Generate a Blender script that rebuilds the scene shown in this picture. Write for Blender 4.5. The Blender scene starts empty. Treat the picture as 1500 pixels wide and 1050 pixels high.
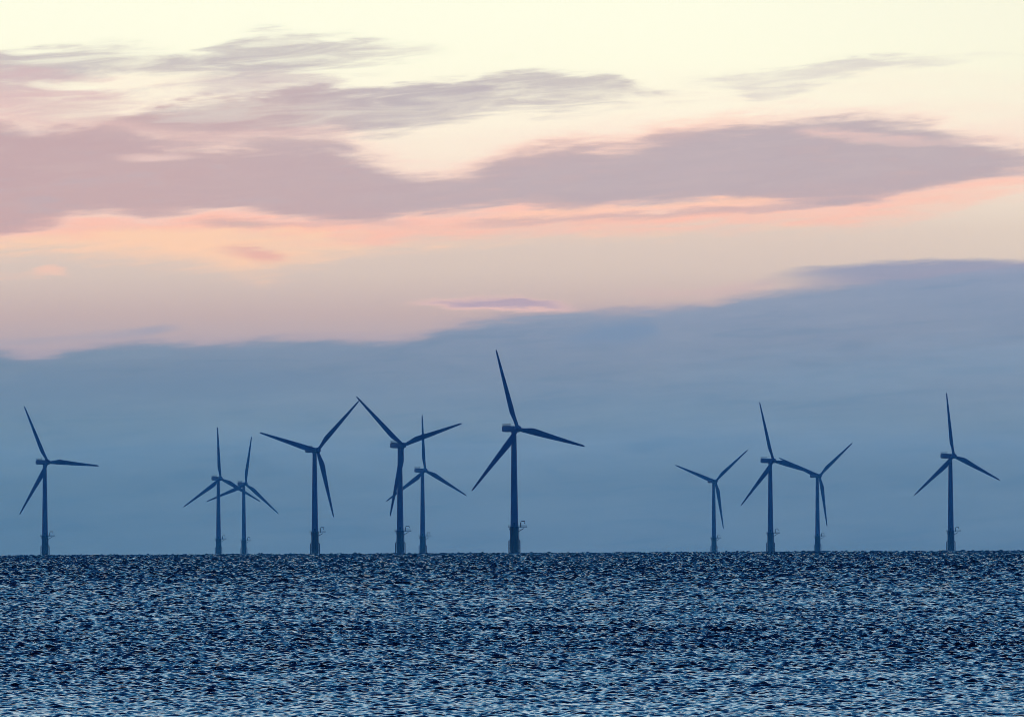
import bpy, bmesh, math, random
import numpy as np
from mathutils import Vector, Matrix

# ------------------------------------------------------------------ basics
scene = bpy.context.scene
COL = scene.collection
EARTH = 6.371e6            # the far turbines stand past the horizon of a round earth
EYE = 3.5                  # eye height above the water on the beach
FPX = 13424.0              # focal length in 1500-wide picture units
DIP = math.sqrt(2 * EYE / EARTH)
R = math.radians

# ------------------------------------------------------------------ camera
cam_data = bpy.data.cameras.new("camera")
cam = bpy.data.objects.new("camera", cam_data)
COL.objects.link(cam)
cam_data.sensor_width = 36.0
cam_data.lens = 36.0 * FPX / 1500.0
cam_data.clip_start = 0.5
cam_data.clip_end = 60000.0
pitch = (810.5 - 525.0) / FPX - DIP
cam.location = (0, 0, EYE)
cam.rotation_mode = 'XYZ'
cam.matrix_world = (Matrix.Translation((0, 0, EYE)) @ Matrix.Rotation(math.pi / 2 + pitch, 4, 'X')
                    @ Matrix.Rotation(-7.0 / 1500.0, 4, 'Z'))
scene.camera = cam

# ------------------------------------------------------------------ render settings
scene.render.engine = 'CYCLES'
scene.view_settings.view_transform = 'Standard'
scene.view_settings.look = 'None'
scene.view_settings.exposure = 0.0
scene.view_settings.gamma = 1.0
scene.cycles.max_bounces = 6
scene.cycles.glossy_bounces = 3
scene.cycles.diffuse_bounces = 2
scene.cycles.volume_bounces = 0
scene.cycles.use_denoising = True
scene.cycles.denoiser = 'OPENIMAGEDENOISE'
scene.cycles.denoising_input_passes = 'RGB_ALBEDO_NORMAL'
scene.cycles.denoising_prefilter = 'ACCURATE'
scene.cycles.use_adaptive_sampling = False
scene.cycles.filter_width = 0.9
scene.cycles.caustics_reflective = False
scene.cycles.caustics_refractive = False


def lin(c):
    return tuple((v / 255 / 12.92) if v / 255 <= 0.04045 else ((v / 255 + 0.055) / 1.055) ** 2.4 for v in c) + (1.0,)


# sea haze: scatters blue more than red, as thin air does
HAZE_DENSITY = 6.0e-5
HAZE_COLOUR = (0.08, 0.45, 1.0)
HAZE_END, HAZE_TOP = 13000.0, 145.0
AIRLIGHT = (0.17, 0.20, 0.265)       # what the haze itself adds at full depth


def U(c, y):
    """Sky radiance behind the haze that reaches the beach as colour c at height y of the sky chart."""
    el = (810.0 - y) / FPX - DIP
    path = HAZE_END if el <= 0 else min(HAZE_END, (HAZE_TOP - EYE) / math.tan(el))
    out = []
    for v, k, j in zip(lin(c), HAZE_COLOUR, AIRLIGHT):
        t = math.exp(-HAZE_DENSITY * k * path)
        out.append(max(0.0, (v - j * (1 - t)) / t))
    return tuple(out) + (1.0,)


# ------------------------------------------------------------------ node helper
class NT:
    def __init__(s, tree):
        s.t = tree; s.n = tree.nodes; s.l = tree.links

    def new(s, typ, **kw):
        n = s.n.new(typ)
        for k, v in kw.items():
            setattr(n, k, v)
        return n

    def link(s, a, b):
        s.l.new(a, b)

    def put(s, sock, v):
        if isinstance(v, bpy.types.NodeSocket):
            s.l.new(v, sock)
        else:
            sock.default_value = v

    def m(s, op, a, b=0.0, c=0.0):
        n = s.new('ShaderNodeMath', operation=op)
        s.put(n.inputs[0], a); s.put(n.inputs[1], b)
        if op in ('MULTIPLY_ADD', 'COMPARE', 'SMOOTH_MIN'):
            s.put(n.inputs[2], c)
        return n.outputs[0]

    def ss(s, x, a, b, lo=0.0, hi=1.0, mode='SMOOTHSTEP'):
        n = s.new('ShaderNodeMapRange', interpolation_type=mode)
        s.put(n.inputs['Value'], x)
        for k, v in (('From Min', a), ('From Max', b), ('To Min', lo), ('To Max', hi)):
            s.put(n.inputs[k], v)
        return n.outputs['Result']

    def mix(s, f, a, b, mode='MIX'):
        n = s.new('ShaderNodeMix', data_type='RGBA', blend_type=mode)
        s.put(n.inputs[0], f); s.put(n.inputs[6], a); s.put(n.inputs[7], b)
        return n.outputs[2]

    def ramp(s, f, stops, interp='LINEAR'):
        n = s.new('ShaderNodeValToRGB')
        cr = n.color_ramp; cr.interpolation = interp
        while len(cr.elements) < len(stops):
            cr.elements.new(0.5)
        for e, (p, c) in zip(cr.elements, stops):
            e.position = p
        for e, (p, c) in zip(cr.elements, stops):
            e.color = c
        s.put(n.inputs[0], f)
        return n.outputs[0]

    def curve(s, t, pts):
        n = s.new('ShaderNodeFloatCurve')
        cm = n.mapping; c = cm.curves[0]
        while len(c.points) < len(pts):
            c.points.new(0.5, 0.5)
        for p, (x, y) in zip(c.points, pts):
            p.location = (x, y); p.handle_type = 'AUTO'
        cm.update()
        s.put(n.inputs['Value'], t)
        return n.outputs[0]

    def noise(s, vec, scale, detail=4, rough=0.55, dist=0.0):
        n = s.new('ShaderNodeTexNoise')
        s.put(n.inputs['Vector'], vec)
        n.inputs['Scale'].default_value = scale
        n.inputs['Detail'].default_value = detail
        n.inputs['Roughness'].default_value = rough
        n.inputs['Distortion'].default_value = dist
        return n.outputs[0]

    def xyz(s, x, y, z=0.0):
        n = s.new('ShaderNodeCombineXYZ')
        s.put(n.inputs[0], x); s.put(n.inputs[1], y); s.put(n.inputs[2], z)
        return n.outputs[0]


# ------------------------------------------------------------------ sky (world)
SUN_EL, SUN_AZ = 3.0, -12.0        # just over the sea beyond the turbines, a little left
world = bpy.data.worlds.new("World")
scene.world = world
world.use_nodes = True
wt = NT(world.node_tree)
wt.n.clear()
geo = wt.new('ShaderNodeTexCoord')
sep = wt.new('ShaderNodeSeparateXYZ')
wt.link(geo.outputs['Generated'], sep.inputs[0])
dx, dy, dz = sep.outputs
azim = wt.m('ARCTAN2', dx, dy)
elev = wt.m('ARCSINE', dz)
# sky chart: X to the right, Y downwards, 0.0043 degrees per unit, horizon at 810
SX = wt.m('MULTIPLY_ADD', azim, FPX, 750.0)
SY = wt.m('MULTIPLY_ADD', elev, -FPX, 810.0 - DIP * FPX)
T = wt.m('MULTIPLY_ADD', SX, 1 / 3000.0, 0.25)

n1 = wt.m('SUBTRACT', wt.noise(wt.xyz(wt.m('MULTIPLY_ADD', SY, 0.0016, wt.m('MULTIPLY', SX, 1 / 260.0)), wt.m('MULTIPLY', SY, 1 / 46.0), 3.1), 1.0, 7, 0.6, 0.35), 0.5)
n2 = wt.m('SUBTRACT', wt.noise(wt.xyz(wt.m('MULTIPLY', SX, 1 / 90.0), wt.m('MULTIPLY_ADD', SX, 1 / 150.0, wt.m('MULTIPLY', SY, 1 / 11.0)), 7.7), 1.0, 5, 0.6, 0.2), 0.5)
n4 = wt.m('SUBTRACT', wt.noise(wt.xyz(wt.m('MULTIPLY_ADD', SY, -0.004, wt.m('MULTIPLY', SX, 1 / 150.0)), wt.m('MULTIPLY_ADD', SX, 1 / 260.0, wt.m('MULTIPLY', SY, 1 / 17.0)), 4.4), 1.0, 8, 0.58, 0.9), 0.5)
n5 = wt.m('ADD', wt.m('MULTIPLY', n1, 0.8), wt.m('MULTIPLY', n4, 0.35))
n3 = wt.m('SUBTRACT', wt.noise(wt.xyz(wt.m('MULTIPLY', SX, 1 / 420.0), wt.m('MULTIPLY', SY, 1 / 120.0), 1.3), 1.0, 4, 0.5), 0.5)

base = wt.ramp(wt.ss(SY, -400, 900, mode='LINEAR'), [
    ((y + 400) / 1300, U(c, min(y, 810))) for y, c in [
        (-400, (238, 250, 245)), (0, (255, 255, 231)), (90, (255, 253, 228)), (180, (254, 243, 222)), (260, (247, 229, 211)),
        (340, (222, 203, 191)), (400, (213, 195, 186)), (460, (194, 175, 175)), (520, (172, 164, 176)), (620, (140, 155, 178)),
        (810, (100, 135, 168))]])
# right-hand side of the clear sky is a touch greyer
base = wt.mix(wt.ss(wt.m('SUBTRACT', SX, wt.m('MULTIPLY', SY, 0.6)), 900, 1700, 0, 0.35), base, U((234, 228, 208), 150), 'MIX')


def layer(col, colour, top, bot, soft_t, soft_b, op, a1=14, a2=8, wisp=0.0, rim=None, rim_y=250):
    """One cloud sheet of the sky chart between an upper and a lower edge."""
    if isinstance(colour, tuple) and len(colour) == 3:
        ys = [y for x, y in top[1:-1] + bot[1:-1]]
        colour = U(colour, sum(ys) / len(ys))
    f = lambda pts: [((x + 750) / 3000, (y + 100) / 1000) for x, y in pts]
    grow = 9 if wisp > 0.3 else (7 if rim and rim_y == 250 else 0)
    ct = wt.m('MULTIPLY_ADD', wt.curve(T, f(top)), 1000, -100 - grow)
    cb = wt.m('MULTIPLY_ADD', wt.curve(T, f(bot)), 1000, -100 + grow)
    y = wt.m('ADD', SY, wt.m('ADD', wt.m('MULTIPLY', n1, 6.0 * a1), wt.m('MULTIPLY', n2, 5.0 * a2)))
    at = wt.ss(wt.m('SUBTRACT', y, ct), -soft_t * 1.0, soft_t * 1.2)
    ab = wt.ss(wt.m('SUBTRACT', cb, y), -soft_b * 1.0, soft_b * 1.2)
    al = wt.m('MULTIPLY', at, ab)
    # fray the edge into streaks: strongest where the cloud is half thick
    edge = wt.m('MULTIPLY', al, wt.m('SUBTRACT', 1.0, al))
    fray = n4 if wisp > 0.3 else n5
    al = wt.ss(wt.m('ADD', al, wt.m('MULTIPLY', wt.m('MULTIPLY', edge, fray), 3.2 + 2.6 * wisp)), 0.04, 0.96, 0.0, op)
    if wisp:
        al = wt.m('MULTIPLY', al, wt.ss(wt.m('ADD', n4, wt.m('MULTIPLY', n1, 1.0)), -0.26, 0.2, 1.0 - wisp, 1.0))
    if rim:
        colour = wt.mix(wt.ss(al, 0.15, 0.9), U(rim, rim_y), colour)
    return wt.mix(al, col, colour)


MAUVE = wt.mix(wt.ss(wt.m('ADD', SX, wt.m('MULTIPLY', n1, 900)), 100, 900), U((195, 167, 171), 250), U((184, 170, 178), 250))
MAUVE = wt.mix(wt.ss(wt.m('ADD', wt.m('MULTIPLY', n4, 0.7), n1), -0.02, 0.22, 0.0, 0.55), MAUVE, U((206, 181, 180), 250))
MAUVE = wt.mix(wt.ss(wt.m('ADD', wt.m('MULTIPLY', n4, 0.7), n1), 0.0, -0.22, 0.0, 0.75), MAUVE, U((174, 160, 173), 250))
GREYM = U((192, 182, 186), 120)
sky = base
# warm veil
sky = layer(sky, (252, 218, 205), [(-750, 60), (0, 120), (300, 130), (700, 230), (1000, 170), (1400, 165), (2250, 200)],
            [(-750, 340), (0, 340), (750, 320), (1500, 270), (2250, 270)], 110, 60, 0.45, 20, 8)
# mauve veil tying the upper streaks to the main bank on the left
sky = layer(sky, (212, 186, 184), [(-750, 80), (-100, 90), (0, 100), (120, 140), (250, 165), (380, 185), (460, 200), (2250, 210)],
            [(-750, 300), (-100, 300), (0, 280), (120, 240), (250, 220), (380, 205), (460, 196), (2250, 190)], 40, 30, 0.75, 14, 10, 0.5)
# upper wisps
sky = layer(sky, GREYM, [(-750, 80), (-100, 95), (0, 88), (100, 75), (190, 72), (240, 76), (300, 90), (2250, 90)],
            [(-750, 130), (-100, 130), (0, 122), (60, 112), (190, 80), (240, 72), (300, 80), (2250, 80)], 16, 22, 0.85, 6, 6, 0.7)
sky = layer(sky, (222, 190, 190), [(-750, 100), (0, 106), (60, 108), (140, 130), (220, 150), (2250, 150)],
            [(-750, 180), (0, 168), (60, 158), (140, 140), (220, 140), (2250, 140)], 24, 24, 0.75, 8, 8, 0.7)
sky = layer(sky, GREYM, [(-750, 100), (140, 106), (250, 90), (320, 66), (390, 47), (450, 60), (520, 66), (600, 76), (2250, 80)],
            [(-750, 95), (140, 100), (250, 108), (340, 112), (420, 95), (500, 84), (600, 70), (2250, 70)], 18, 26, 0.8, 9, 9, 0.7)
sky = layer(sky, (205, 190, 192), [(-750, 140), (250, 140), (330, 125), (430, 118), (500, 132), (560, 145), (2250, 150)],
            [(-750, 132), (250, 134), (330, 142), (430, 140), (500, 144), (560, 140), (2250, 140)], 20, 20, 0.7, 8, 8, 0.7)
sky = layer(sky, wt.mix(wt.ss(SX, 350, 650), MAUVE, GREYM), [(-750, 190), (150, 186), (220, 164), (330, 148), (440, 140), (540, 139), (630, 130), (700, 128), (760, 140), (2250, 146)],
            [(-750, 178), (150, 186), (220, 196), (300, 195), (400, 190), (520, 186), (620, 176), (690, 158), (760, 142), (2250, 140)], 14, 18, 0.95, 7, 8, 0.4)
sky = layer(sky, GREYM, [(-750, 135), (640, 138), (690, 127), (730, 117), (830, 119), (900, 123), (960, 140), (2250, 140)],
            [(-750, 130), (640, 132), (690, 134), (750, 150), (820, 156), (880, 147), (960, 134), (2250, 134)], 12, 24, 0.8, 5, 7, 0.7)
sky = layer(sky, (205, 196, 198), [(-750, 122), (1040, 122), (1080, 114), (1150, 107), (1250, 97), (1330, 96), (2250, 96)],
            [(-750, 114), (1040, 114), (1085, 128), (1115, 136), (1180, 122), (1250, 106), (1330, 91), (2250, 91)], 10, 14, 0.6, 5, 6, 0.7)
# salmon light under and along the edges of the main bank
SAL = wt.mix(wt.ss(wt.m('ADD', SY, wt.m('MULTIPLY', n1, 120)), 326, 358), U((254, 190, 172), 340), U((254, 208, 177), 350))
sky = layer(sky, SAL, [(-750, 300), (0, 310), (700, 300), (1500, 255), (2250, 250)],
            [(-750, 365), (0, 368), (60, 360), (150, 372), (250, 382), (380, 398), (440, 386), (500, 374), (580, 358), (660, 355), (760, 345), (900, 341), (1000, 337), (1100, 333), (1200, 331), (1320, 316), (1420, 300), (1500, 288), (2250, 270)],
            36, 34, 0.90, 9, 10, 0.3)
sky = layer(sky, (255, 205, 185), [(-750, 260), (620, 262), (700, 245), (740, 225), (820, 208), (920, 203), (980, 180), (1040, 172), (1120, 168), (1250, 180), (2250, 190)],
            [(-750, 240), (620, 272), (700, 268), (760, 260), (900, 240), (1040, 205), (1150, 190), (1250, 182), (2250, 180)], 26, 30, 0.8, 6, 8)
# main mauve bank
sky = layer(sky, MAUVE, [(-750, 110), (-200, 130), (0, 172), (60, 180), (150, 186), (200, 196), (260, 207), (330, 211), (420, 204), (500, 206), (540, 220), (580, 238), (630, 252), (680, 256), (720, 240), (760, 228), (830, 216), (920, 213), (980, 194), (1050, 182), (1120, 172), (1200, 172), (1300, 178), (1370, 186), (1410, 200), (1460, 218), (1520, 230), (1700, 245), (2250, 255)],
            [(-750, 345), (-200, 340), (0, 338), (60, 324), (150, 306), (220, 312), (320, 304), (420, 314), (530, 321), (600, 314), (700, 309), (760, 302), (800, 309), (900, 301), (1000, 295), (1060, 291), (1150, 300), (1250, 296), (1350, 278), (1440, 265), (1520, 258), (1700, 255), (2250, 255)],
            38, 22, 0.97, 8, 6, 0.15, (250, 212, 200))
# light slits in it
sky = layer(sky, (246, 214, 204), [(-750, 232), (140, 234), (190, 226), (270, 224), (300, 230), (2250, 230)],
            [(-750, 224), (140, 226), (190, 233), (270, 230), (300, 224), (2250, 224)], 8, 10, 0.8, 3, 3)
sky = layer(sky, (240, 205, 196), [(-750, 206), (1140, 204), (1180, 192), (1260, 200), (1340, 206), (1440, 208), (2250, 208)],
            [(-750, 196), (1140, 196), (1180, 200), (1260, 210), (1340, 215), (1440, 212), (2250, 204)], 10, 10, 0.8, 5, 5)
# salmon streak inside the lower edge, mauve rags below it
sky = layer(sky, (255, 205, 180), [(-750, 318), (660, 322), (760, 314), (900, 304), (1000, 297), (1060, 292), (1160, 301), (1200, 306), (2250, 306)],
            [(-750, 312), (660, 316), (760, 320), (900, 311), (1000, 304), (1060, 301), (1160, 303), (1200, 300), (2250, 300)], 8, 8, 0.9, 4, 4)
sky = layer(sky, MAUVE, [(-750, 325), (240, 330), (320, 322), (440, 326), (560, 322), (640, 330), (700, 324), (840, 318), (960, 310), (1060, 304), (1120, 304), (1200, 296), (1300, 290), (1400, 282), (2250, 280)],
            [(-750, 318), (240, 324), (320, 330), (440, 331), (560, 328), (640, 330), (700, 330), (840, 325), (960, 318), (1060, 313), (1120, 312), (1200, 304), (1300, 294), (1400, 278), (2250, 272)], 8, 9, 0.85, 4, 4)
sky = layer(sky, (226, 172, 168), [(-750, 372), (290, 370), (350, 360), (400, 364), (440, 372), (2250, 372)],
            [(-750, 364), (290, 364), (350, 372), (400, 380), (440, 368), (2250, 364)], 10, 14, 0.8, 5, 5)
sky = layer(sky, (206, 172, 172), [(-750, 316), (-100, 318), (20, 324), (60, 318), (120, 326), (2250, 326)],
            [(-750, 340), (-100, 334), (20, 334), (60, 333), (120, 322), (2250, 322)], 8, 8, 0.8, 4, 4)
sky = layer(sky, (250, 200, 180), [(-750, 390), (-60, 392), (40, 398), (75, 386), (115, 404), (2250, 406)],
            [(-750, 402), (-60, 406), (40, 402), (75, 402), (115, 400), (2250, 400)], 10, 10, 0.6, 6, 6)
# little lens over the blue bank
sky = layer(sky, (232, 194, 188), [(-750, 452), (560, 450), (640, 440), (720, 436), (800, 442), (880, 456), (2250, 458)],
            [(-750, 446), (560, 444), (640, 450), (720, 454), (800, 457), (880, 452), (2250, 452)], 9, 8, 0.9, 4, 5)
sky = layer(sky, (180, 165, 182), [(-750, 452), (580, 449), (650, 442), (720, 437), (800, 443), (860, 452), (2250, 452)],
            [(-750, 446), (580, 445), (650, 447), (720, 449), (800, 450), (860, 448), (2250, 448)], 6, 5, 0.95, 4, 5)
sky = layer(sky, (214, 180, 182), [(-750, 440), (880, 436), (940, 422), (1000, 424), (1130, 412), (1170, 410), (2250, 410)],
            [(-750, 430), (880, 430), (940, 432), (1000, 436), (1130, 424), (1170, 400), (2250, 400)], 12, 12, 0.35, 4, 4)
# thin blue threads, lower left
sky = layer(sky, (150, 158, 180), [(-750, 500), (0, 496), (100, 489), (190, 482), (240, 475), (290, 480), (2250, 480)],
            [(-750, 504), (0, 500), (100, 495), (190, 489), (240, 482), (290, 474), (2250, 474)], 9, 12, 1.0, 2, 2)
# blue bank on the horizon
BANK = wt.ramp(wt.ss(wt.m('ADD', SY, wt.m('MULTIPLY', n3, 60)), 380, 810, mode='LINEAR'),
               [((y - 380) / 430, U(c, y)) for y, c in [(380, (144, 157, 182)), (440, (138, 154, 178)), (540, (121, 143, 168)), (610, (113, 142, 168)),
                                                        (650, (107, 140, 169)), (700, (98, 132, 161)), (810, (92, 128, 160))]])
BANK = wt.mix(wt.ss(SX, 800, -100), BANK, wt.mix(1.0, BANK, (0.88, 0.94, 0.93, 1), 'MULTIPLY'))
BANK = wt.mix(wt.ss(wt.m('ADD', n4, n1), 0.0, 0.24, 0.0, 0.5), BANK, wt.mix(1.0, BANK, (1.15, 1.11, 1.07, 1), 'MULTIPLY'))
BANK = wt.mix(wt.ss(wt.m('ADD', n4, n1), 0.0, -0.24, 0.0, 0.6), BANK, wt.mix(1.0, BANK, (0.80, 0.88, 0.93, 1), 'MULTIPLY'))
sky = layer(sky, wt.mix(0.5, BANK, U((150, 152, 178), 410)), [(-750, 430), (1060, 424), (1140, 402), (1200, 394), (1290, 386), (1400, 381), (1500, 386), (1700, 390), (2250, 400)],
            [(-750, 410), (1060, 412), (1140, 408), (1200, 420), (1290, 440), (1400, 470), (1500, 500), (1700, 520), (2250, 520)], 9, 40, 0.9, 3, 3)
sky = layer(sky, BANK, [(-750, 520), (-100, 507), (0, 512), (55, 521), (110, 508), (190, 494), (280, 500), (400, 495), (480, 491), (590, 490), (640, 476), (710, 464), (850, 456), (1000, 448), (1130, 430), (1200, 418), (1300, 409), (1400, 401), (1500, 391), (1700, 380), (2250, 390)],
            [(-750, 900), (2250, 900)], 20, 1, 0.95, 4, 4, 0.0, (158, 156, 176), 470)

# darker scud inside the bank
sky = layer(sky, (116, 144, 176), [(-750, 500), (760, 500), (830, 486), (880, 474), (950, 470), (980, 490), (2250, 495)],
            [(-750, 480), (760, 485), (830, 500), (880, 505), (950, 500), (980, 484), (2250, 480)], 16, 26, 0.6, 5, 5)
sky = layer(sky, (130, 158, 184), [(-750, 560), (900, 560), (1050, 530), (1200, 520), (1500, 500), (2250, 500)],
            [(-750, 540), (900, 545), (1050, 560), (1200, 575), (1500, 560), (2250, 560)], 40, 40, 0.4, 12, 8)
sky = layer(sky, (104, 134, 164), [(-750, 560), (0, 560), (200, 545), (420, 540), (600, 560), (720, 575), (2250, 575)],
            [(-750, 590), (0, 600), (200, 590), (420, 575), (600, 575), (720, 565), (2250, 560)], 30, 40, 0.4, 12, 8)

# the dome above and behind the picture: twilight blue, darkest opposite the glow
sky_tex = wt.new('ShaderNodeTexSky', sky_type='NISHITA')
sky_tex.sun_disc = False
sky_tex.sun_elevation = R(SUN_EL)
sky_tex.sun_rotation = R(SUN_AZ)
sky_tex.altitude = 0.0
sky_tex.ozone_density = 3.0
nishita = wt.mix(1.0, sky_tex.outputs[0], (0.05, 0.05, 0.05, 1), 'MULTIPLY')
front = wt.ramp(wt.ss(elev, 0.06, 1.2, mode='LINEAR'), [
    (0.0, U((255, 255, 234), -10)), (0.02, (1.02, 1.14, 1.22, 1)), (0.08, (0.64, 0.94, 1.20, 1)), (0.17, lin((96, 186, 240))),
    (0.29, lin((18, 114, 200))), (0.46, lin((3, 42, 128))), (0.65, lin((1, 14, 72))), (1.0, lin((0, 10, 58)))])
back = wt.ramp(wt.ss(elev, -0.1, 1.2, mode='LINEAR'), [
    (0.0, lin((16, 30, 116))), (0.2, lin((10, 26, 138))), (0.6, lin((6, 22, 118))), (1.0, lin((4, 18, 70)))])
sky = wt.mix(wt.ss(elev, 0.06, 0.075), sky, front)
turn = wt.ss(wt.m('ABSOLUTE', azim), 0.4, 1.35)
dome = wt.mix(turn, sky, back)
dome = wt.mix(wt.m('MULTIPLY', wt.ss(elev, 0.2, 0.6), 0.35), dome, nishita)
bg = wt.new('ShaderNodeBackground')
wt.link(dome, bg.inputs['Color'])
bg.inputs['Strength'].default_value = 1.0
wo = wt.new('ShaderNodeOutputWorld')
wt.link(bg.outputs[0], wo.inputs['Surface'])
world.cycles.sampling_method = 'MANUAL'
world.cycles.sample_map_resolution = 512

# ------------------------------------------------------------------ sun (low, veiled by the cloud)
sl = bpy.data.lights.new("sun", 'SUN')
sl.energy = 0.06
sl.angle = R(10)
sl.color = (1.0, 0.86, 0.72)
sun = bpy.data.objects.new("sun", sl)
COL.objects.link(sun)
sd = Vector((math.sin(R(SUN_AZ)) * math.cos(R(SUN_EL)), math.cos(R(SUN_AZ)) * math.cos(R(SUN_EL)), math.sin(R(SUN_EL))))
sun.rotation_euler = (-sd).to_track_quat('-Z', 'Y').to_euler()
sun.location = (0, 0, 400)


# ------------------------------------------------------------------ materials
def principled(name):
    m = bpy.data.materials.new(name)
    m.use_nodes = True
    nt = NT(m.node_tree)
    return m, nt, m.node_tree.nodes['Principled BSDF']


def paint(name, colour, streak, rough=0.45, scale=0.4):
    m, nt, p = principled(name)
    tc = nt.new('ShaderNodeTexCoord')
    mp = nt.new('ShaderNodeMapping')
    mp.inputs['Scale'].default_value = (1.0, 1.0, 0.12)
    nt.link(tc.outputs['Object'], mp.inputs['Vector'])
    n = nt.noise(mp.outputs[0], scale, 6, 0.6)
    c = nt.mix(nt.ss(n, 0.35, 0.75), colour, streak)
    nt.link(c, p.inputs['Base Color'])
    p.inputs['Roughness'].default_value = rough
    return m


M_GREY = paint('light_grey_paint', (0.36, 0.38, 0.40, 1), (0.30, 0.32, 0.34, 1))
M_BLADE = paint('blade_gelcoat', (0.36, 0.38, 0.40, 1), (0.31, 0.33, 0.35, 1), 0.35)
M_YELLOW = paint('weathered_yellow_paint', (0.26, 0.14, 0.012, 1), (0.08, 0.045, 0.012, 1), 0.55, 0.9)
M_STEEL = paint('galvanised_steel', (0.12, 0.125, 0.13, 1), (0.07, 0.07, 0.07, 1), 0.5, 2.0)

# ------------------------------------------------------------------ sea
WAVE_SLOPE, WAVE_PEAK, WAVE_FALL = 0.40, 1.15e-3, 1.4


def build_sea():
    rng = np.random.default_rng(11)
    r = [2.0]
    while r[-1] < 12400:
        q = r[-1]
        if q < 150: k = 30.0
        elif q < 7300: k = 2300.0 * (q / 180.0) ** 0.16
        else: k = 140.0
        r.append(q * (1 + 1 / k))
    # the rings are struck from a point behind the beach, so the fine water is wider than the view inshore too
    BACK = 150.0
    lead = np.array([5.0, 30.0, 70.0, 110.0, 135.0, 146.0])
    rho = np.concatenate([lead, np.array(r) + BACK])
    r = np.maximum(rho - BACK, 2.0)
    half = math.atan(0.0585)
    inner = np.linspace(-half, half, 951)
    outer = half + np.cumsum((inner[1] - inner[0]) * 1.07 ** np.arange(1, 200))
    outer = np.append(outer[outer < math.pi - 0.1], math.pi)
    th = np.concatenate([-outer[::-1], inner, outer])
    dth = np.gradient(th)
    nr, nt_ = len(r), len(th)
    drow = np.gradient(rho)
    print('sea grid', nr, nt_, nr * nt_)
    # waves: many short-crested sines; short ripples inshore, longer and higher waves further out
    waves = []
    for j in range(9):
        M = 24
        for q in range(M):
            l = 0.13 * 2.0 ** (j + rng.uniform(-0.5, 0.5))
            a = math.pi / 2 + R(10) + R(rng.uniform(-58, 58))
            k = 2 * math.pi / l
            waves.append((l, k * math.cos(a), k * math.sin(a), rng.uniform(0, 2 * math.pi), WAVE_SLOPE * math.sqrt(2 / M) / k))
    sin_t = np.sin(th); cos_t = np.cos(th)
    gust = [(rng.uniform(12, 160), R(90) + rng.normal(0, R(32)), rng.uniform(0, 6.28)) for _ in range(16)]
    co = np.empty((nr, nt_, 3), np.float32)
    CH = 200
    for s in range(0, nr, CH):
        e = min(nr, s + CH)
        rr = r[s:e, None]
        X = rho[s:e, None] * sin_t[None, :]; Y = rho[s:e, None] * cos_t[None, :] - BACK
        X32 = X.astype(np.float32); Y32 = Y.astype(np.float32)
        g = np.zeros(X.shape, np.float32)
        for l, a, ph in gust:
            w = np.clip(l / (0.02 * rr) - 1.0, 0, 1)
            g += (w * np.sin((X * math.cos(a) + Y * math.sin(a)) * 2 * math.pi / l + ph)).astype(np.float32)
        # belts of rougher and calmer water lying across the view, torn by the gusts
        lr = np.log(rr).astype(np.float32) + 0.012 * g
        g = np.interp(lr, np.log([150, 225, 262, 295, 350, 420, 500, 700, 960, 2500, 7000]),
                      [0.62, 0.66, 0.74, 0.94, 1.02, 0.98, 0.92, 1.0, 1.22, 1.6, 1.45]).astype(np.float32) * np.clip(1.0 + 0.022 * g, 0.85, 1.18)
        z = np.zeros(X.shape, np.float32)
        step = drow[s:e, None]
        lat = rho[s:e, None] * np.abs(dth)[None, :]
        for l, kx, ky, ph, amp in waves:
            ly = 2 * math.pi / max(abs(ky), 1e-6); lx = 2 * math.pi / max(abs(kx), 1e-6)
            # leave out what this stretch of the grid cannot carry
            w = np.clip((ly / (2.2 * step) - 1.0) / 0.6, 0, 1) * np.clip((lx / (2.2 * lat) - 1.0) / 0.6, 0, 1)
            if w.max() <= 0: continue
            # ripples dominate; what is long for its distance from the beach is low
            q = l / (WAVE_PEAK * rr * np.where(rr < 600.0, (rr / 600.0) ** -0.32, (rr / 600.0) ** -0.12))
            w = w * np.minimum(1.0, q ** -WAVE_FALL)
            z += (w * amp).astype(np.float32) * np.sin(np.float32(kx) * X32 + np.float32(ky) * Y32 + np.float32(ph))
        z *= g
        co[s:e, :, 0] = X; co[s:e, :, 1] = Y
        co[s:e, :, 2] = z - 0.4 - 1.1 * np.clip((rr - 1500) / 4000, 0, 1) - (X * X + Y * Y) / (2 * EARTH)
    me = bpy.data.meshes.new('sea')
    nv = nr * nt_
    me.vertices.add(nv)
    me.vertices.foreach_set('co', co.reshape(-1))
    i = np.arange(nr - 1, dtype=np.int32)[:, None] * nt_ + np.arange(nt_ - 1, dtype=np.int32)[None, :]
    quads = np.stack([i, i + 1, i + 1 + nt_, i + nt_], -1).reshape(-1, 4)
    quads = quads[:, ::-1]
    nf = len(quads)
    me.loops.add(nf * 4)
    me.loops.foreach_set('vertex_index', np.ascontiguousarray(quads).reshape(-1))
    me.polygons.add(nf)
    me.polygons.foreach_set('loop_start', np.arange(0, nf * 4, 4, dtype=np.int32))
    me.update(calc_edges=True)
    me.polygons.foreach_set('use_smooth', np.ones(nf, dtype=bool))
    if me.polygons[nf // 2].normal.z < 0:
        me.flip_normals()
    m, nt, p = principled('sea_water')
    p.inputs['Base Color'].default_value = (0.0002, 0.004, 0.022, 1)
    p.inputs['Roughness'].default_value = 0.08
    p.inputs['IOR'].default_value = 1.33
    me.materials.append(m)
    o = bpy.data.objects.new('sea', me)
    COL.objects.link(o)
    o['kind'] = 'structure'
    o['label'] = 'dark blue choppy sea reaching to the horizon'
    return o


build_sea()


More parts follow.
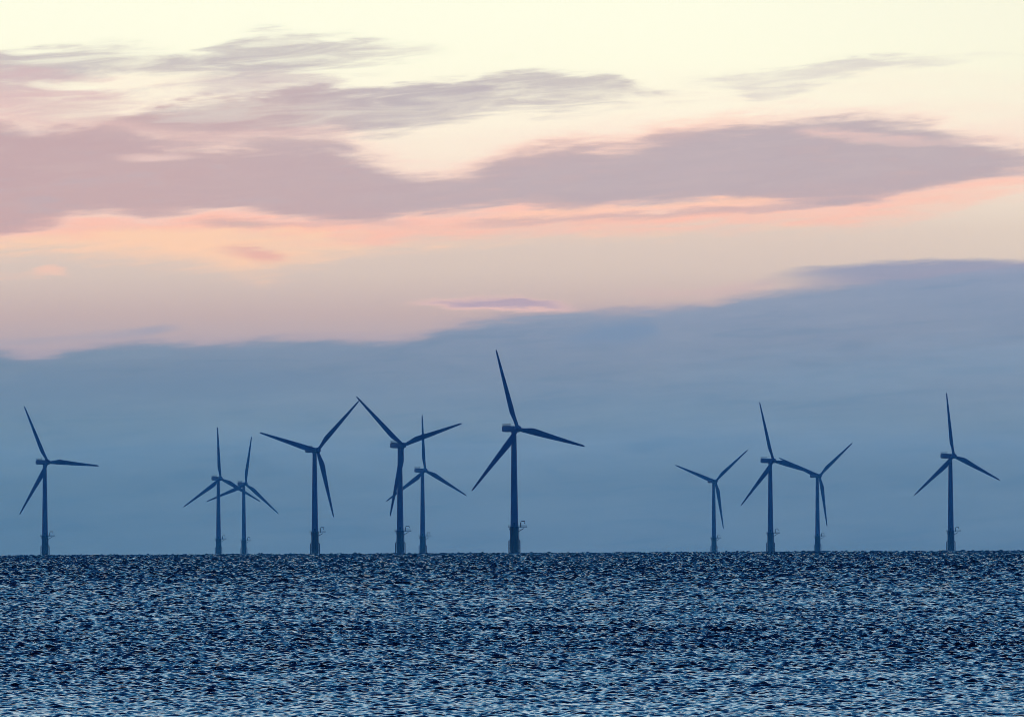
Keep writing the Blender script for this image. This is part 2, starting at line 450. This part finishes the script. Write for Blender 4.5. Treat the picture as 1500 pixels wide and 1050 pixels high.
# ------------------------------------------------------------------ mesh helpers
def new_obj(name, bm, mat, parent=None, smooth=True):
    me = bpy.data.meshes.new(name)
    bmesh.ops.recalc_face_normals(bm, faces=bm.faces[:])
    bm.to_mesh(me); bm.free()
    if smooth:
        me.polygons.foreach_set('use_smooth', [True] * len(me.polygons))
        me.set_sharp_from_angle(angle=R(40))
    me.materials.append(mat)
    o = bpy.data.objects.new(name, me)
    COL.objects.link(o)
    o.parent = parent
    return o


def lathe(bm, prof, seg=40, axis='Z', cap=True):
    rings = []
    for rad, h in prof:
        ring = []
        for k in range(seg):
            a = 2 * math.pi * k / seg
            c, s = rad * math.cos(a), rad * math.sin(a)
            ring.append(bm.verts.new((c, s, h) if axis == 'Z' else (c, h, s)))
        rings.append(ring)
    for a, b in zip(rings, rings[1:]):
        for k in range(seg):
            bm.faces.new((a[k], a[(k + 1) % seg], b[(k + 1) % seg], b[k]))
    if cap:
        bm.faces.new(rings[0][::-1]); bm.faces.new(rings[-1])


def tube(bm, pts, rad, seg=8):
    pts = [Vector(p) for p in pts]
    rings = []
    for i, p in enumerate(pts):
        d = (pts[min(i + 1, len(pts) - 1)] - pts[max(i - 1, 0)]).normalized()
        up = Vector((0, 0, 1)) if abs(d.z) < 0.9 else Vector((1, 0, 0))
        u = d.cross(up).normalized(); v = d.cross(u)
        rings.append([bm.verts.new(p + rad * (math.cos(2 * math.pi * k / seg) * u + math.sin(2 * math.pi * k / seg) * v)) for k in range(seg)])
    for a, b in zip(rings, rings[1:]):
        for k in range(seg):
            bm.faces.new((a[k], a[(k + 1) % seg], b[(k + 1) % seg], b[k]))
    bm.faces.new(rings[0][::-1]); bm.faces.new(rings[-1])


def box(bm, x0, x1, y0, y1, z0, z1):
    vs = [bm.verts.new((x, y, z)) for x in (x0, x1) for y in (y0, y1) for z in (z0, z1)]
    for f in ((0, 1, 3, 2), (4, 6, 7, 5), (0, 4, 5, 1), (2, 3, 7, 6), (0, 2, 6, 4), (1, 5, 7, 3)):
        bm.faces.new([vs[i] for i in f])


HUB_H, ROTOR_R, DECK, OVER = 80.0, 53.3, 17.0, 4.4


# ------------------------------------------------------------------ wind turbine parts
def make_tower(root):
    bm = bmesh.new()
    prof = []
    for k in range(25):
        t = k / 24
        z = DECK + 0.3 + t * (HUB_H - 2.2 - DECK - 0.3)
        rad = 2.5 - 0.9 * t
        prof.append((rad, z))
        if k in (0, 8, 16):            # flange ring
            prof.append((rad + 0.07, z + 0.01)); prof.append((rad + 0.07, z + 0.35)); prof.append((rad - 0.0, z + 0.36))
    lathe(bm, prof, 48)
    t = new_obj('tower', bm, M_GREY, root)
    bm = bmesh.new()                   # entrance door above the deck
    for sgn in (0,):
        box(bm, -0.55, 0.55, -2.56, -2.40, DECK + 0.6, DECK + 2.9)
    d = new_obj('door', bm, M_STEEL, t, False)
    return t


def make_transition(root):
    bm = bmesh.new()
    lathe(bm, [(2.6, -12), (2.6, 1.5), (2.85, 1.7), (2.85, 9.5), (2.8, 10.0), (2.8, DECK - 0.8), (2.95, DECK - 0.78), (2.95, DECK + 0.28)], 48)
    tp = new_obj('transition_piece', bm, M_YELLOW, root)
    # work deck: ring round the column with a lay-down area on the right
    bm = bmesh.new()
    out = []
    for k in range(48):
        a = 2 * math.pi * k / 48
        x, y = 4.1 * math.cos(a), 4.1 * math.sin(a)
        if abs(y) < 2.9 and x > 0: x = 8.2
        out.append((x, y))
    lo = [bm.verts.new((x, y, DECK - 0.25)) for x, y in out]
    hi = [bm.verts.new((x, y, DECK + 0.05)) for x, y in out]
    bm.faces.new(lo[::-1]); bm.faces.new(hi)
    for k in range(48):
        bm.faces.new((lo[k], lo[(k + 1) % 48], hi[(k + 1) % 48], hi[k]))
    for a in (0.35, -0.35, math.pi + 0.5, math.pi - 0.5):   # brackets below
        c, s = math.cos(a), math.sin(a)
        tube(bm, [(2.75 * c, 2.75 * s, DECK - 2.8), ((3.8 if c < 0 else 6.5) * c, (3.8 if c < 0 else 6.5) * s, DECK - 0.7)], 0.22)
    new_obj('work_deck', bm, M_STEEL, tp, False)
    bm = bmesh.new()
    for h in (0.55, 1.15):
        tube(bm, [(x * 0.985, y * 0.985, DECK + h) for x, y in out + out[:1]], 0.08, 6)
    for k in range(0, 48, 3):
        x, y = out[k]
        tube(bm, [(x * 0.985, y * 0.985, DECK), (x * 0.985, y * 0.985, DECK + 1.15)], 0.07, 6)
    new_obj('railing', bm, M_STEEL, tp)
    bm = bmesh.new()
    px = 4.1
    tube(bm, [(px, -1.2, DECK), (px, -1.2, DECK + 2.9)], 0.34, 10)
    tube(bm, [(px, -1.2, DECK + 2.8), (px + 0.15, -1.2, DECK + 3.5), (px + 0.7, -1.2, DECK + 3.75), (px + 2.7, -1.2, DECK + 3.8)], 0.3, 10)
    tube(bm, [(px + 2.6, -1.2, DECK + 3.8), (px + 2.6, -1.2, DECK + 2.5)], 0.1, 6)
    box(bm, px + 2.3, px + 2.9, -1.5, -0.9, DECK + 2.35, DECK + 2.95)
    new_obj('davit_crane', bm, M_YELLOW, tp)
    for sgn in (-1, 1):                # boat landings: two fenders, rungs and stand-offs
        bm = bmesh.new()
        x = sgn * 3.5
        for y in (-0.8, 0.8):
            tube(bm, [(x, y, -4), (x, y, 8.3), (sgn * 2.6, y, 9.0)], 0.36, 8)
            for z in (1.2, 3.4, 5.6, 7.6):
                tube(bm, [(x, y, z), (sgn * 2.5, y * 0.7, z)], 0.2, 6)
        z = 0.4
        while z < 8.2:
            tube(bm, [(x - sgn * 0.3, -0.9, z), (x - sgn * 0.3, 0.9, z)], 0.09, 5)
            z += 0.45
        new_obj('boat_landing', bm, M_YELLOW, tp)
    bm = bmesh.new()                   # ladder from the landing up to the deck
    for y in (-0.3, 0.3):
        tube(bm, [(3.1, y, 7.5), (3.1, y, DECK - 0.8)], 0.06, 6)
    z = 7.8
    while z < DECK - 1.0:
        tube(bm, [(3.1, -0.3, z), (3.1, 0.3, z)], 0.035, 5)
        z += 0.4
    new_obj('ladder', bm, M_YELLOW, tp)
    return tp


def make_nacelle(root):
    # axis along -Y (towards the wind), origin on the tower axis at hub height
    secs = [(-2.7, 1.45, -1.5, 1.5), (-2.2, 1.75, -1.75, 1.75), (-0.5, 1.95, -1.95, 1.9), (3.0, 2.0, -1.95, 2.0),
            (7.5, 1.95, -1.9, 2.05), (10.6, 1.9, -1.75, 2.05), (11.2, 1.75, -1.5, 1.95)]
    bm = bmesh.new()
    rings = []
    for y, hw, zb, zt in secs:
        ring = []
        zc, hh = (zb + zt) / 2, (zt - zb) / 2
        for k in range(32):
            a = 2 * math.pi * (k + 0.5) / 32
            n = 5.0
            c, s = math.cos(a), math.sin(a)
            ring.append(bm.verts.new((hw * math.copysign(abs(c) ** (2 / n), c), y, zc + hh * math.copysign(abs(s) ** (2 / n), s))))
        rings.append(ring)
    for a, b in zip(rings, rings[1:]):
        for k in range(32):
            bm.faces.new((a[k], a[(k + 1) % 32], b[(k + 1) % 32], b[k]))
    bm.faces.new(rings[0][::-1]); bm.faces.new(rings[-1])
    # yaw bearing skirt
    lathe(bm, [(1.75, -2.6), (1.85, -1.7)], 32)
    n = new_obj('nacelle', bm, M_GREY, root)
    bm = bmesh.new()                   # helicopter hoist deck at the rear of the roof
    box(bm, -1.75, 1.75, 6.4, 11.0, 2.06, 2.2)
    rail = [(-1.7, 10.95), (1.7, 10.95), (1.7, 6.45), (-1.7, 6.45), (-1.7, 10.95)]
    for h in (2.75, 3.35):
        tube(bm, [(x, y, h) for x, y in rail], 0.07, 6)
    for (xa, ya), (xb, yb) in zip(rail, rail[1:]):
        cnt = 4 if abs(ya - yb) > 1 else 3
        for q in range(cnt):
            t = q / cnt
            x, y = xa + (xb - xa) * t, ya + (yb - ya) * t
            tube(bm, [(x, y, 2.2), (x, y, 3.35)], 0.06, 6)
    new_obj('hoist_deck', bm, M_STEEL, n)
    bm = bmesh.new()                   # wind vane and aviation light mast
    tube(bm, [(0.5, 5.2, 1.95), (0.5, 5.2, 3.4)], 0.06, 6)
    tube(bm, [(-0.1, 5.2, 3.2), (1.1, 5.2, 3.2)], 0.05, 6)
    lathe_bm = [(0.12, 3.4), (0.2, 3.5), (0.2, 3.8), (0.08, 3.9)]
    rr = []
    for rad, h in lathe_bm:
        rr.append([bm.verts.new((0.5 + rad * math.cos(2 * math.pi * k / 10), 5.2 + rad * math.sin(2 * math.pi * k / 10), h)) for k in range(10)])
    for a, b in zip(rr, rr[1:]):
        for k in range(10):
            bm.faces.new((a[k], a[(k + 1) % 10], b[(k + 1) % 10], b[k]))
    bm.faces.new(rr[0][::-1]); bm.faces.new(rr[-1])
    new_obj('wind_vane', bm, M_STEEL, n)
    return n


def make_hub(root):
    bm = bmesh.new()
    lathe(bm, [(1.5, 1.75), (1.9, 1.5), (2.1, 0.5), (2.1, -0.9), (1.95, -1.7), (1.55, -2.4), (0.95, -2.85), (0.3, -3.05), (0.02, -3.08)], 40, 'Y')
    return new_obj('rotor_hub', bm, M_BLADE, root)


BLADE = [  # span fraction, chord, thickness, share of the chord ahead of the pitch axis, twist
    (0.020, 2.5, 2.5, 0.50, 12), (0.060, 2.5, 2.4, 0.50, 12), (0.100, 2.95, 2.1, 0.44, 12), (0.150, 3.55, 1.6, 0.36, 11), (0.200, 4.15, 1.3, 0.31, 10),
    (0.230, 4.25, 1.15, 0.30, 9), (0.280, 4.15, 0.98, 0.31, 8), (0.360, 3.80, 0.80, 0.32, 6), (0.460, 3.35, 0.64, 0.34, 4.5), (0.560, 2.92, 0.50, 0.35, 3),
    (0.660, 2.50, 0.39, 0.36, 2), (0.760, 2.08, 0.30, 0.38, 1.2), (0.860, 1.66, 0.22, 0.40, 0.6), (0.930, 1.36, 0.17, 0.42, 0.2), (0.970, 1.12, 0.13, 0.44, 0),
    (0.990, 0.8, 0.09, 0.46, 0), (1.000, 0.3, 0.04, 0.48, 0)]


def make_blade(root):
    # spans +Z, leading edge to +X, wind side -Y
    bm = bmesh.new()
    N = 28
    rings = []
    for f, ch, th, lead, tw in BLADE:
        ring = []
        rnd = max(0.0, min(1.0, (th / ch - 0.35) / 0.6))      # 1 = round root, 0 = aerofoil
        for k in range(N):
            a = 2 * math.pi * k / N
            u = (1 - math.cos(a)) / 2                          # 0 leading .. 1 trailing
            foil = 2.6 * (0.2969 * math.sqrt(u) - 0.126 * u - 0.3516 * u * u + 0.2843 * u ** 3 - 0.1015 * u ** 4)
            cir = math.sqrt(max(0.0, u * (1 - u))) * 1.0
            y = th * (rnd * cir + (1 - rnd) * foil * 0.64)
            y = y if math.sin(a) > 0 else -y * (1.0 if rnd > 0.5 else 0.7)
            x = (lead - u) * ch
            t = R(tw)
            ring.append(bm.verts.new((x * math.cos(t) - y * math.sin(t), x * math.sin(t) + y * math.cos(t) , f * ROTOR_R)))
        rings.append(ring)
    for a, b in zip(rings, rings[1:]):
        for k in range(N):
            bm.faces.new((a[k], a[(k + 1) % N], b[(k + 1) % N], b[k]))
    bm.faces.new(rings[0][::-1]); bm.faces.new(rings[-1])
    return new_obj('blade', bm, M_BLADE, root)


def make_turbine():
    root = bpy.data.objects.new('wind_turbine', None)
    root.empty_display_size = 10
    COL.objects.link(root)
    make_tower(root)
    make_transition(root)
    make_nacelle(root)
    make_hub(root)
    for k in range(3):
        if k == 0: b0 = make_blade(root)
        else:
            b = b0.copy(); COL.objects.link(b)
    return root


def copy_tree(o, parent=None):
    c = o.copy()
    COL.objects.link(c)
    c.parent = parent
    for ch in list(o.children):
        copy_tree(ch, c)
    return c


def pose(root, x, dist, yaw, theta):
    """Stand a turbine on the round sea and turn its nacelle and rotor."""
    y = math.sqrt(dist * dist - x * x)
    root.location = (x, y, -dist * dist / (2 * EARTH))
    az = math.atan2(x, y)
    root.rotation_euler = (0, 0, -az)
    psi = R(yaw)
    axis = Vector((math.sin(psi), -math.cos(psi), 0))
    k = 0
    for ch in root.children:
        kind = ch.name.split('.')[0]
        if kind == 'nacelle':
            ch.location = (0, 0, HUB_H); ch.rotation_euler = (0, 0, psi)
        elif kind == 'rotor_hub':
            ch.location = Vector((0, 0, HUB_H)) + axis * OVER; ch.rotation_euler = (0, 0, psi)
        elif kind == 'blade':
            t = R(theta + 120 * k); k += 1
            ch.matrix_local = (Matrix.Translation(Vector((0, 0, HUB_H)) + axis * OVER) @ Matrix.Rotation(psi, 4, 'Z')
                               @ Matrix.Rotation(t, 4, 'Y'))


TURBINES = [   # x, distance, nacelle yaw, rotor angle, label
    (1, 5887, 34.1, -18.0, 'tallest and darkest wind turbine, near the middle, standing clear of all others'),
    (-83, 6756, 30.6, -47.8, 'dark wind turbine with two blades raised in a V, a paler turbine behind it'),
    (-152, 7042, 31.0, 44.6, 'dark wind turbine whose raised right blade tip almost meets a neighbouring blade tip'),
    (367, 7689, 38.5, -7.8, 'dark blue wind turbine standing alone at the far right of the row'),
    (-400, 7847, 34.6, -26.7, 'dark blue wind turbine standing alone at the far left of the row'),
    (225, 8005, 39.5, -16.6, 'darkest of the three turbines grouped right of centre, right blade crossing a paler one'),
    (-86, 8749, 33.9, -3.3, 'pale blue wind turbine just behind the dark turbine with V-raised blades'),
    (-306, 9535, 30.3, -3.5, 'taller of the two pale turbines whose blades cross each other on the left'),
    (317, 9540, 33.2, 50.3, 'pale wind turbine right of centre, its left blade tip behind a darker turbine'),
    (223, 10166, 28.2, 49.6, 'palest small wind turbine right of centre, blades in a Y amid open sky'),
    (-300, 10229, 28.9, 8.5, 'shorter of the two pale turbines whose blades cross each other on the left'),
]
proto = make_turbine()
for i, (x, d, yaw, th, label) in enumerate(TURBINES):
    o = proto if i == 0 else copy_tree(proto)
    pose(o, x, d, yaw, th)
    o['label'] = label
    o['category'] = 'wind turbine'
    o['group'] = 'offshore wind turbines standing in the sea'

# ------------------------------------------------------------------ sea haze
bm = bmesh.new()
box(bm, -13000, 13000, -13000, HAZE_END, -22, HAZE_TOP)
hm = bpy.data.materials.new('haze')
hm.use_nodes = True
hn = NT(hm.node_tree)
hn.n.clear()
pv = hn.new('ShaderNodeVolumePrincipled')
pv.inputs['Color'].default_value = HAZE_COLOUR + (1.0,)
pv.inputs['Absorption Color'].default_value = (1, 1, 1, 1)
pv.inputs['Density'].default_value = HAZE_DENSITY
pv.inputs['Anisotropy'].default_value = 0.6
ho = hn.new('ShaderNodeOutputMaterial')
hn.link(pv.outputs[0], ho.inputs['Volume'])
haze = new_obj('haze', bm, hm, None, False)
haze['kind'] = 'stuff'
haze['label'] = 'pale blue sea haze fading the far turbines'
haze.display_type = 'WIRE'
